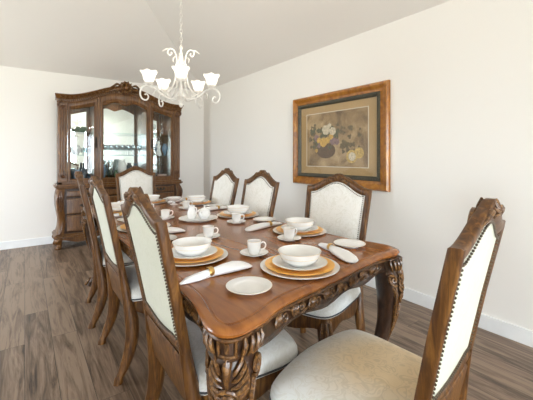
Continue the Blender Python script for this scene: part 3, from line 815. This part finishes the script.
# doors
def door_frame(x0, x1, gx0, gx1, gz0, gtop, handle_x, side):
    N = 28; out, inn = [], []
    for i in range(N): t = i/N; out.append((x0+(x1-x0)*t, .895)); inn.append((gx0+(gx1-gx0)*t, gz0))
    for i in range(N):
        t = i/N; out.append((x1, .895+(ctop(x1)-.10-.895)*t)); inn.append((gx1, gz0+(gtop(gx1)-gz0)*t))
    for i in range(N):
        t = i/N; x = x1+(x0-x1)*t; g = gx1+(gx0-gx1)*t; out.append((x, ctop(x)-.10)); inn.append((g, gtop(g)))
    for i in range(N):
        t = i/N; out.append((x0, ctop(x0)-.10+(.895-ctop(x0)+.10)*t)); inn.append((gx0, gtop(gx0)+(gz0-gtop(gx0))*t))
    m = MB(); rr = []
    for (ox, oz), (ix, iz) in zip(out, inn):
        rr.append([(ox+(ix-ox)*t, FY+d, oz+(iz-oz)*t) for t, d in ((0, 0.0), (0.0, -.010), (.10, -.014), (.55, -.014), (.68, -.006), (.80, -.014), (.93, -.010), (1, 0.0), (1, .018), (0, .018))])
    m.loop(rr); d = m.build('door', 'hutch', cab, ang=35)
    g = MB(); rr = []
    M_ = 24
    for i in range(M_+1):
        x = gx0-.005+(gx1-gx0+.01)*i/M_; zt = gtop(min(max(x, gx0), gx1))+.004
        rr.append([(x, FY+.004, gz0-.004), (x, FY+.008, gz0-.004), (x, FY+.008, zt), (x, FY+.004, zt)])
    g.loft(rr); g.build('glass_pane', 'glass', d, smooth=False)
    if handle_x is not None:
        h = MB(); y = FY-.022
        h.tube([(handle_x, y+.004, 1.36), (handle_x, y, 1.40), (handle_x, y-.010, 1.44), (handle_x, y, 1.48), (handle_x, y+.004, 1.52)], [.006, .016, .011, .016, .006], 8, 3)
        h.ball((handle_x, y-.012, 1.44), .012)
        h.build('handle', 'brass_dark', d)
    return d
side_top = lambda x: ctop(x)-.205+0.012*math.sin((abs(x)-.416)/.281*PI)
def ctr_top(x):
    a = abs(x)/.305; return 1.955+.075*math.sin(min(1, (1-a)*1.35)*PI/2)**1.0-.045*max(0, 1-a*2.6)
door_frame(-.735, -.372, -.697, -.416, .935, side_top, -.389, -1)
door_frame(.372, .735, .416, .697, .935, side_top, .389, 1)
door_frame(-.332, .332, -.290, .310, .935, ctr_top, None, 0)
for xx in (-.352, .352):
    m = MB(); m.box(xx-.019, xx+.019, FY-.006, FY+.02, .895, ctop(xx)-.10); m.build('mullion', 'hutch', cab, smooth=False, bevel=.004)
m = MB(); m.box(-.80, .80, FY-.004, FY+.02, .86, .897); m.build('lower_face_rail', 'hutch', cab, smooth=False, bevel=.004)
# corner pilasters, fluted
for sx in (-1, 1):
    m = MB(); a, b = sorted((sx*.738, sx*.845)); m.box(a, b, FY-.012, FY+.06, .895, 1.985)
    p = m.build('corner_pilaster', 'hutch', cab, smooth=False, bevel=.006)
    t = MB()
    for fx in (.762, .791, .820):
        t.tube([(sx*fx, FY-.012, 1.02), (sx*fx, FY-.014, 1.45), (sx*fx, FY-.012, 1.86)], .009, 8)
    t.build('pilaster_fluting', 'hutch', p)
    for z0, sg in ((1.93, -1), (.95, 1)):
        t = MB()
        for k in (-1, 0, 1):
            t.tube([(sx*.791+k*.008, FY-.014, z0), (sx*.791+k*.026, FY-.030, z0+sg*.030), (sx*.791+k*.034, FY-.016, z0+sg*.062)], [.008, .013, .004], 6, 3)
        t.build('pilaster_carving', 'hutch_dark', p)
    t = MB(); t.tube([(sx*.800, FY-.014, 1.98), (sx*.835, FY-.034, 1.965), (sx*.850, FY-.030, 1.93), (sx*.838, FY-.018, 1.90)], [.016, .018, .013, .006], 8, 3)
    t.build('corner_scroll', 'hutch_dark', p)
# cornice
m = MB(); rs = []
prof = [(FY+.02, -.112), (FY-.012, -.112), (FY-.016, -.098), (FY-.024, -.092), (FY-.026, -.060), (FY-.040, -.050), (FY-.046, -.034), (FY-.062, -.020), (FY-.070, -.010), (FY-.070, 0), (BY, 0), (BY, -.03), (FY+.02, -.03)]
for i in range(57):
    x = -.855+1.71*i/56; e = 0
    rs.append([(x*(1+.035*max(0, -(y-FY))/.07), y, ctop(x)+dz) for y, dz in prof])
m.loft(rs); m.build('cornice', 'hutch', cab, ang=30)
for sd_ in (-1, 1):
  m = MB()
  for i in range(30):
    x = sd_*(.11+.73*i/29)
    m.ball((x, FY-.032, ctop(x)-.074), .0150, (.85, .8, 1.1), 6, 4)
    if i % 2 == 0: m.tube([(x-.012, FY-.050, ctop(x)-.044), (x, FY-.060, ctop(x)-.030), (x+.014, FY-.056, ctop(x)-.024)], [.005, .010, .004], 5)
  m.build('cornice_beading', 'carve', cab)
# crest: shell cartouche
m = MB(); cz, cy = 2.245, FY-.085
m.ball((0, cy-.010, cz), .032, (1, .9, 1.15), 12, 8)
for k in range(12):
    a = 2*PI*k/12+.26; r = .098 if math.cos(a) > -.2 else .082
    m.tube([(.036*math.sin(a), cy+.006, cz+.038*math.cos(a)), (.066*math.sin(a), cy-.020, cz+.068*math.cos(a)), (r*math.sin(a)*1.05, cy-.002, cz+r*math.cos(a))], [.009, .0175, .007], 7, 3)
for k in range(16):
    a = 2*PI*k/16; m.ball((.050*math.sin(a), cy-.016, cz+.052*math.cos(a)), .007, seg=6, rings=4)
for sx in (-1, 1):
    m.tube([(sx*.09, cy-.004, cz+.030), (sx*.13, cy-.014, cz+.038), (sx*.17, cy-.006, cz+.012), (sx*.22, cy+.004, cz-.018)], [.012, .018, .013, .004], 7, 3)
    m.tube([(sx*.08, cy-.004, cz-.030), (sx*.12, cy-.012, cz-.036), (sx*.17, cy-.002, cz-.050), (sx*.23, cy+.008, cz-.066)], [.012, .016, .011, .004], 7, 3)
    m.tube([(sx*.05, cy+.01, cz-.075), (sx*.09, cy-.004, cz-.090), (sx*.14, cy+.02, cz-.100)], [.010, .013, .004], 7, 3)
m.build('crest_carving', 'carve', cab)
m = MB(); rs = []
for y_, e_ in ((FY-.070, .0), (FY-.058, .008), (FY+.02, .008)):
    rs.append([((.088+e_)*math.sin(2*PI*k/24), y_, cz+(.088+e_)*math.cos(2*PI*k/24)) for k in range(24)])
m.loft(rs); m.build('crest_block', 'hutch_dark', cab)
# waist moulding
m = MB()
for (e, z0, z1) in ((.000, .835, .862), (.018, .815, .835), (.004, .800, .815)):
    m.box(-.862-e, .862+e, FY-.030-e, BY, z0, z1)
m.build('waist_moulding', 'hutch', cab, smooth=False, bevel=.006)
# lower case
m = MB(); m.box(-.80, .80, FY-.005, BY, .175, .80); m.build('lower_case', 'glazed', cab, smooth=False)
for sx in (-1, 1):      # bombe corner pilaster
    m = MB(); rs = []
    path = [(.80, .000, .074), (.74, .020, .082), (.66, .034, .088), (.56, .028, .084), (.46, .008, .076), (.36, -.008, .070), (.27, -.004, .070), (.21, .012, .076), (.175, .024, .082)]
    P, V = spline([Vector((p[1], 0, p[0])) for p in path], [p[2] for p in path], 4)
    for p, w in zip(P, V):
        x1 = sx*(.842+p.x*.8); x0 = x1-sx*w; yf = FY-.014-p.x
        rs.append([(x0, yf, p.z), (x0+(x1-x0)*.25, yf-.008, p.z), (x0+(x1-x0)*.75, yf-.008, p.z), (x1, yf+.008, p.z), (x1, BY, p.z), (x0, BY, p.z)])
    m.loft(rs); p = m.build('bombe_pilaster', 'hutch', cab, ang=50)
    t = MB()
    for k in (-1, 0, 1):
        t.tube([(sx*.82+k*.006, FY-.050, .78), (sx*.826+k*.024, FY-.075, .70), (sx*.826+k*.022, FY-.070, .62), (sx*.812+k*.006, FY-.040, .50)], [.008, .014, .010, .003], 6, 3)
    t.build('pilaster_carving', 'hutch_dark', p)
    t = MB(); t.tube([(sx*.80, FY-.03, .30), (sx*.81, FY-.04, .24), (sx*.83, FY-.05, .20)], [.004, .012, .010], 6, 3)
    t.build('lower_scroll', 'hutch_dark', p)
def front_panel(name, x0, x1, z0, z1, bow, handles, wavy=0):
    m = MB(); rs = []
    N = 20
    for i in range(N+1):
        x = x0+(x1-x0)*i/N; t = 2*i/N-1; y = FY-.012-bow*(1-t*t); w = wavy*math.cos(t*PI*2)
        rs.append([(x, FY+.004, z0), (x, y, z0), (x, y-.009, z0+.012), (x, y-.009, z1-.012+w), (x, y, z1+w), (x, FY+.004, z1+w)])
    m.loft(rs); d = m.build(name, 'hutch', cab, ang=30)
    for hx, hz in handles:
        t = 2*(hx-x0)/(x1-x0)-1; yy = FY-.024-bow*(1-t*t)
        h = MB(); h.tube([(hx-.062, yy, hz+.004), (hx-.040, yy-.014, hz-.010), (hx, yy-.020, hz-.018), (hx+.040, yy-.014, hz-.010), (hx+.062, yy, hz+.004)], [.005, .007, .009, .007, .005], 7, 3)
        for s_ in (-1, 0, 1): h.ball((hx+s_*.052, yy, hz+.004), .017, (1.1, .35, 1), 8, 5)
        h.build('handle', 'brass_dark', d)
    return d
for a, b in ((-.745, -.300), (.300, .745)):
    mx_ = (a+b)/2
    front_panel('drawer', a, b, .690, .770, .014, [(mx_, .735)], .006)
    front_panel('drawer', a, b, .455, .668, .014, [(mx_, .565)])
    front_panel('drawer', a, b, .220, .438, .014, [(mx_, .335)])
front_panel('drawer', -.270, .270, .690, .770, .020, [(0, .735)], .006)
front_panel('cupboard_door', -.270, -.004, .220, .668, .018, [(-.06, .45)])
front_panel('cupboard_door', .004, .270, .220, .668, .018, [(.06, .45)])
# plinth and feet
m = MB()
m.box(-.895, .895, FY-.060, BY, .148, .178); m.box(-.880, .880, FY-.048, BY, .178, .196)
m.build('base_moulding', 'hutch', cab, smooth=False, bevel=.008)
m = MB(); rs = []
for i in range(49):
    x = -.87+1.74*i/48; z = .100+.028*math.cos(i/48*PI*6)
    rs.append([(x, FY-.042, .150), (x, FY-.042, z), (x, FY-.020, z), (x, FY-.020, .150)])
m.loft(rs); m.build('skirt', 'hutch', cab, smooth=False)
for sx in (-1, 1):
    for yy in (FY-.018, BY-.05):
        m = MB(); P, V = spline([Vector((sx*.835, yy, .150)), Vector((sx*.850, yy-.010, .110)), Vector((sx*.836, yy+.004, .060)), Vector((sx*.846, yy-.008, .025)), Vector((sx*.848, yy-.008, 0))], [.052, .050, .034, .042, .036], 4)
        m.loft([[(p.x+r*math.cos(2*PI*j/12), p.y+r*math.sin(2*PI*j/12)*.8, p.z) for j in range(12)] for p, r in zip(P, V)])
        m.build('foot', 'hutch', cab)

for lx in (-.56, 0, .56):      # recessed canopy lamps in the cabinet roof
    zt = ctop(lx)-.085
    m = MB(); m.lathe([(0, zt+.012), (.030, zt+.012), (.034, zt), (.028, zt-.006), (0, zt-.006)], 20, (lx, -.02, 0)); m.build('canopy_lamp', 'bulb', cab)
    ld = bpy.data.lights.new('canopy_light', 'SPOT'); ld.energy = 3.5; ld.spot_size = 2.4; ld.spot_blend = .8; ld.color = (1.0, .93, .84); ld.shadow_soft_size = .03
    lo = bpy.data.objects.new('canopy_light', ld); COL.objects.link(lo); lo.location = (CX+lx, CY-.02, zt-.014)
# contents of the cabinet
def mk_goblet(s=1.0):
    pr = [(0, 0), (.030, 0), (.030, .002), (.006, .006), (.004, .012), (.004, .070), (.012, .080), (.030, .100), (.034, .125), (.029, .160), (.027, .160), (.031, .125), (.027, .103), (.008, .084), (0, .083)]
    return lathe_obj('wine_glass', [(r*s, z*s) for r, z in pr], 'crystal', seg=16)
gy = 5.40
shelf1, shelf2, deck = 1.2592, 1.5892, .8855
i = 0
for row, y in enumerate((5.36, 5.46)):
    for kx in range(7):
        g_ = first_or_copy('goblet', mk_goblet)
        g_.location = (.955+.082*kx+.03*row, y, shelf1)
        tag(g_, 'clear stemmed wine glass in the rows on the middle shelf of the cabinet', 'wine glass', 'wine glasses on the middle glass shelf'); i += 1
def vase(name, prof, mat, loc, label, cat, seg=20):
    o = lathe_obj(name, prof, mat, seg=seg); o.location = loc; return tag(o, label, cat)
def urn(h, r): return [(0, 0), (r*.55, 0), (r*.5, h*.05), (r*.3, h*.10), (r*.75, h*.35), (r, h*.6), (r*.8, h*.8), (r*.5, h*.9), (r*.62, h), (r*.54, h), (r*.4, h*.9), (0, h*.85)]
vase('blue_vase', urn(.24, .045), 'blue_vase', (.930, 5.37, deck), 'narrow blue vase at the left behind the cabinet centre door', 'vase')
vase('crystal_decanter', urn(.30, .060), 'crystal', (1.03, 5.38, deck), 'clear crystal footed vase beside the blue vase in the cabinet', 'vase')
vase('green_vase', urn(.15, .034), 'green_vase', (1.10, 5.33, deck), 'short dark green vase low in the cabinet centre', 'vase')
vase('footed_urn', urn(.31, .068), 'china', (1.20, 5.40, deck), 'large white footed urn at the cabinet centre floor', 'urn')
vase('dark_vase', urn(.25, .055), 'dark_vase', (1.40, 5.40, deck), 'dark teal rounded vase on the right behind the centre door', 'vase')
vase('dark_bottle', [(0, 0), (.04, 0), (.042, .02), (.042, .15), (.016, .19), (.014, .26), (.018, .262), (0, .262)], 'dark_vase', (.690, 5.45, deck), 'tall dark bottle behind the left glass door', 'bottle')
vase('blue_jar', [(0, 0), (.04, 0), (.052, .04), (.052, .11), (.036, .15), (.038, .17), (0, .17)], 'blue_vase', (.600, 5.36, deck), 'blue-grey jar beside the dark bottle in the cabinet', 'jar')
vase('low_dark_bowl', [(0, 0), (.03, 0), (.05, .03), (.062, .08), (.058, .08), (.04, .03), (0, .02)], 'dark_vase', (.765, 5.345, deck), 'small dark bowl behind the left glass door', 'bowl')
vase('green_dish', [(0, 0), (.04, 0), (.08, .04), (.09, .07), (.085, .07), (.06, .03), (0, .02)], 'green_vase', (.65, 5.40, shelf2), 'green dish on the top shelf behind the left door', 'dish')
vase('tea_pot_body', urn(.14, .06), 'china', (.60, 5.40, shelf1), 'white pot on the middle shelf behind the left door', 'pot')
vase('crystal_bowl', [(0, 0), (.04, 0), (.02, .02), (.05, .06), (.075, .11), (.07, .11), (.04, .05), (0, .04)], 'crystal', (.735, 5.39, shelf1), 'clear crystal bowl on the middle shelf behind the left door', 'bowl')
vase('blush_bowl', [(0, 0), (.05, 0), (.06, .03), (.085, .07), (.08, .07), (.05, .03), (0, .02)], 'pink_china', (1.80, 5.36, deck), 'blush-coloured bowl low behind the right glass door', 'bowl')
vase('white_figurine', [(0, 0), (.05, 0), (.045, .03), (.025, .10), (.035, .15), (.018, .18), (.024, .21), (.012, .235), (0, .24)], 'china', (1.765, 5.42, shelf1), 'white figurine on the middle shelf behind the right door', 'figurine')
vase('blue_pitcher', urn(.19, .05), 'blue_vase', (1.86, 5.40, shelf1), 'blue pitcher beside the white figurine in the cabinet', 'pitcher')
vase('candle_lamp', [(0, 0), (.04, 0), (.012, .02), (.012, .12), (.03, .14), (.028, .20), (0, .21)], 'crystal', (1.81, 5.40, shelf2), 'clear candle holder on the top shelf behind the right door', 'candle holder')

# ---------------------------------------------------------------- framed painting on the right wall
PY0, PY1, PZ0, PZ1 = 1.766, 3.073, .918, 1.925
pc = empty('framed_painting', (XR, (PY0+PY1)/2, (PZ0+PZ1)/2))
tag(pc, 'large gilt-framed floral still life with tan mat hanging on the right wall', 'painting')
hw, hh = (PY1-PY0)/2, (PZ1-PZ0)/2
def rect_ring(name, w0, h0, steps, mat, parent=pc):
    """steps: (inset, depth from wall) ; local x = -depth, y, z"""
    m = MB(); rr = []
    for sx, sz in ((-1, -1), (1, -1), (1, 1), (-1, 1)):
        rr.append([(-d, sx*(w0-i_), sz*(h0-i_)) for i_, d in steps])
    m.loop(rr); return m.build(name, mat, parent, smooth=False)
rect_ring('outer_frame', hw, hh, [(0, .002), (0, .030), (.012, .046), (.030, .044), (.060, .030), (.088, .026), (.088, .002)], 'frame_gold')
ib = rect_ring('inner_band', hw, hh, [(.088, .002), (.088, .034), (.098, .040), (.118, .036), (.130, .022), (.130, .002)], 'frame_dark')
m = MB()
for sgn in (-1, 1):
    n_ = 44
    for k in range(n_):
        y = -(hw-.11)+2*(hw-.11)*k/(n_-1); m.ball((-.040, y, sgn*(hh-.108)), .009, (.7, 1.1, .9), 5, 3)
    n_ = 32
    for k in range(n_):
        z = -(hh-.11)+2*(hh-.11)*k/(n_-1); m.ball((-.040, sgn*(hw-.108), z), .009, (.7, .9, 1.1), 5, 3)
m.build('band_beading', 'frame_dark', ib)
m = MB(); m.box(-.014, -.003, -(hw-.12), hw-.12, -(hh-.12), hh-.12); m.build('mat_board', 'mat', pc, smooth=False)
rect_ring('mat_fillet', hw-.222, hh-.205, [(0, .010), (0, .018), (.008, .018), (.008, .010)], 'white_line')
aw, ah = hw-.228, hh-.211
m = MB(); m.box(-.0155, -.012, -aw, aw, -ah, ah); art = m.build('artwork', 'print', pc, smooth=False)
# generic flowers and fruit, as thin paint relief. local +y is to the LEFT in the photo
def blobs(name, mat, items, d=.0165, lobes=5):
    m = MB()
    for (yy, zz, r) in items:
        for k in range(lobes):
            a = 2*PI*k/lobes+yy*9; m.ball((-d, yy+r*.5*math.cos(a), zz+r*.5*math.sin(a)), r*.58, (.03, 1, .9), 8, 5)
        m.ball((-d-.0006, yy, zz), r*.42, (.03, 1, 1), 8, 5)
    return m.build(name, mat, art)
rnd = random.Random(3)
leaves = [(rnd.uniform(-.05, .36), rnd.uniform(-.10, .12), rnd.uniform(.022, .04)) for _ in range(26)]
blobs('painted_leaves', 'leafp', leaves, .0158, 3)
soft = [(rnd.uniform(-.34, .38), rnd.uniform(-.16, .17), rnd.uniform(.012, .030)) for _ in range(60)]
blobs('painted_foliage', 'leafs', soft, .0156, 3)
m = MB(); m.ball((-.0158, .13, -.12), 1, (.0006, .14, .085), 16, 8); m.build('painted_basket', 'basket', art)
blobs('painted_mauve_flowers', 'pet_p', [(.02, -.02, .045), (-.03, -.03, .035), (.27, .02, .04), (.23, -.06, .03)], .0163)
blobs('painted_cream_flowers', 'pet_w', [(.125, .105, .055), (.030, .085, .045), (.075, .150, .026)], .0168, 6)
blobs('painted_gold_flowers', 'pet_y', [(.165, -.030, .052), (.105, -.010, .036), (.235, -.005, .032), (.05, .030, .034), (.27, -.12, .022)], .0166, 6)
m = MB()
for yy, zz, r in ((-.225, -.185, .072), (-.315, -.150, .060)): m.ball((-.0162, yy, zz), 1, (.0008, r, r*.92), 18, 8)
m.build('painted_fruit', 'fruit', art)
m = MB(); m.ball((-.0170, -.232, -.185), 1, (.0006, .048, .044), 14, 6); m.build('cut_fruit_face', 'pet_w', art)
m = MB(); m.box(-.0215, -.020, -(hw-.125), hw-.125, -(hh-.125), hh-.125); m.build('glass_pane', 'picglass', pc, smooth=False)

# ---------------------------------------------------------------- chandelier
HX, HY = 0.97, 2.45
ctz = H+PITCH*(XR-HX)
chn = empty('chandelier', (HX, HY, 0))
tag(chn, 'white wrought-iron chandelier with five lit bell-shaped glass shades over the table', 'chandelier')
m = MB(); m.lathe([(0, 1.610), (.010, 1.616), (.016, 1.630), (.008, 1.645), (.020, 1.665), (.038, 1.690), (.030, 1.715), (.014, 1.735), (.007, 1.80), (.012, 1.83), (.016, 1.86), (.010, 1.90), (.007, 1.93), (.012, 1.955), (.019, 1.985), (.013, 2.02), (.007, 2.05), (.014, 2.07), (.006, 2.085), (0, 2.09)], 16)
m.build('centre_column', 'iron', chn)
m = MB()
cr_ = 0
def link_(m, z, rot):
    pts = [(0.010*math.cos(a), 0, 0.019*math.sin(a)) for a in [2*PI*j/12 for j in range(12)]]
    R = Matrix.Rotation(rot, 3, 'Z'); P = [R @ Vector(p)+Vector((0, 0, z)) for p in pts]; rr = []
    nrm = R @ Vector((0, 1, 0))
    for j in range(12):
        t = (P[(j+1) % 12]-P[j-1]).normalized(); sd = t.cross(nrm)
        rr.append([P[j]+(sd*math.cos(q_)+nrm*math.sin(q_))*.0014 for q_ in [2*PI*i_/5 for i_ in range(5)]])
    m.loop(rr)
z = 2.105; kk = 0
while z < ctz-.03:
    link_(m, z, 0 if kk % 2 else PI/2); z += .031; kk += 1
m.build('chain', 'iron', chn)
m = MB(); m.lathe([(0, ctz-.045), (.02, ctz-.045), (.055, ctz-.025), (.060, ctz+.02), (0, ctz+.02)], 20); m.build('ceiling_canopy', 'iron', chn)
cam_dir = math.atan2(-HY, -HX)
shade_prof = [(.018, 0), (.030, .006), (.040, .022), (.043, .040), (.047, .056), (.058, .072), (.063, .078)]
R0 = .238
for k in range(5):
    a = cam_dir+2*PI*k/5; dx, dy = math.cos(a), math.sin(a)
    def A(r, z): return (dx*r, dy*r, z)
    m = MB()
    m.tube([A(.022, 1.69), A(.075, 1.672), A(.135, 1.690), A(.19, 1.735), A(.238, 1.752), A(.283, 1.735), A(.300, 1.695), A(.288, 1.655), A(.258, 1.645), A(.242, 1.668), A(.254, 1.690), A(.268, 1.684)], [.007, .007, .0065, .0065, .0065, .0065, .0065, .006, .006, .0055, .005, .006], 7, 5)
    m.tube([A(.016, 1.975), A(.040, 1.93), A(.042, 1.86), A(.055, 1.79), A(.085, 1.735), A(.130, 1.700), A(.150, 1.690)], [.0055]*7, 7, 5)
    arm = m.build('arm', 'iron', chn)
    m = MB()   # leaf on the arm
    m.tube([A(.10, 1.680), A(.135, 1.712), A(.150, 1.745), A(.135, 1.765)], [.004, .011, .008, .003], 6, 3, .4)
    m.tube([A(.18, 1.728), A(.205, 1.702), A(.200, 1.672)], [.004, .010, .003], 6, 3, .4)
    m.build('leaf', 'iron', arm)
    m = MB(); m.lathe([(0, 1.752), (.012, 1.752), (.034, 1.768), (.036, 1.773), (.016, 1.773), (.016, 1.800), (0, 1.800)], 16, (dx*R0, dy*R0, 0)); m.build('candle_cup', 'iron', arm)
    m = MB(); pr = shade_prof; n_ = 30; rs = []
    for i_, (r, z_) in enumerate(pr+[(r-.003, z_) for r, z_ in reversed(pr)]):
        zz = z_ if i_ < len(pr) else z_+.001
        rs.append([(dx*R0+(r*(1+(.045*math.cos(6*t) if z_ > .06 else 0)))*math.cos(t), dy*R0+(r*(1+(.045*math.cos(6*t) if z_ > .06 else 0)))*math.sin(t), 1.776+zz+(.004*math.cos(6*t) if z_ > .06 else 0)) for t in [2*PI*j/n_ for j in range(n_)]])
    m.loft(rs); m.build('glass_shade', 'shade', chn, ang=80)
    m = MB(); m.ball((dx*R0, dy*R0, 1.822), .016, (1, 1, 1.5), 10, 8); m.build('bulb', 'bulb', chn)
    # light of the bulb, standing just above it inside the shade
    ld = bpy.data.lights.new('bulb_light', 'POINT'); ld.energy = 0.8; ld.color = (1.0, .90, .79); ld.shadow_soft_size = .02
    lo = bpy.data.objects.new('bulb_light', ld); COL.objects.link(lo); lo.location = (HX+dx*R0, HY+dy*R0, 1.865)
for k in range(4):      # top scrolls
    a = cam_dir+PI/4+PI/2*k+.78; dx, dy = math.cos(a), math.sin(a)
    def A(r, z): return (dx*r, dy*r, z)
    m = MB()
    m.tube([A(.014, 1.90), A(.030, 1.96), A(.036, 2.01), A(.055, 2.050), A(.085, 2.055), A(.098, 2.030), A(.085, 2.008), A(.068, 2.018), A(.074, 2.032)], [.0055]*9, 7, 5)
    m.tube([A(.085, 2.054), A(.110, 2.052), A(.140, 2.030)], [.006, .009, .002], 6, 3, .5)
    m.tube([A(.040, 2.000), A(.058, 1.985), A(.056, 1.955)], [.004, .010, .003], 6, 3, .5)
    m.build('top_scroll', 'iron', chn)

# ---------------------------------------------------------------- light, world, camera
w = bpy.data.worlds.new('daylight_sky'); S.world = w; w.use_nodes = True; nt = w.node_tree
bg = nt.nodes['Background']; tc = nt.nodes.new('ShaderNodeTexCoord'); sp = nt.nodes.new('ShaderNodeSeparateXYZ')
nt.links.new(tc.outputs['Generated'], sp.inputs[0])
r = nt.nodes.new('ShaderNodeValToRGB'); e = r.color_ramp.elements
e[0].position = .44; e[0].color = (.50, .53, .50, 1); e[1].position = .56; e[1].color = (.80, .90, 1.0, 1)
n = nt.nodes.new('ShaderNodeTexNoise'); n.inputs['Scale'].default_value = 9
nt.links.new(tc.outputs['Generated'], n.inputs['Vector'])
ma = nt.nodes.new('ShaderNodeMath'); ma.operation = 'MULTIPLY_ADD'; ma.inputs[1].default_value = .5; ma.inputs[2].default_value = .25
mb_ = nt.nodes.new('ShaderNodeMath'); mb_.operation = 'MULTIPLY_ADD'; mb_.inputs[1].default_value = .16
nt.links.new(sp.outputs['Z'], ma.inputs[0]); nt.links.new(n.outputs['Fac'], mb_.inputs[0]); nt.links.new(ma.outputs[0], mb_.inputs[2])
ma.inputs[2].default_value = .42
nt.links.new(mb_.outputs[0], r.inputs['Fac']); nt.links.new(r.outputs['Color'], bg.inputs['Color'])
bg.inputs['Strength'].default_value = 13.0

f, yaw, hy, hcam = 332.53, 0.62852, 157.17, 1.23
cd = bpy.data.cameras.new('camera'); cam = bpy.data.objects.new('camera', cd); COL.objects.link(cam)
cam.location = (0, 0, hcam); cam.rotation_euler = (PI/2, 0, -yaw)
cd.sensor_width = 36; cd.lens = f*36/533; cd.shift_y = -(200-hy)/533; cd.clip_start = .02
S.camera = cam
S.view_settings.view_transform = 'Standard'; S.view_settings.look = 'None'; S.view_settings.gamma = 1
S.view_settings.exposure = 0.9
S.cycles.use_denoising = True
S.cycles.max_bounces = 14; S.cycles.diffuse_bounces = 8; S.cycles.glossy_bounces = 6; S.cycles.transparent_max_bounces = 16
S.cycles.sample_clamp_indirect = 6
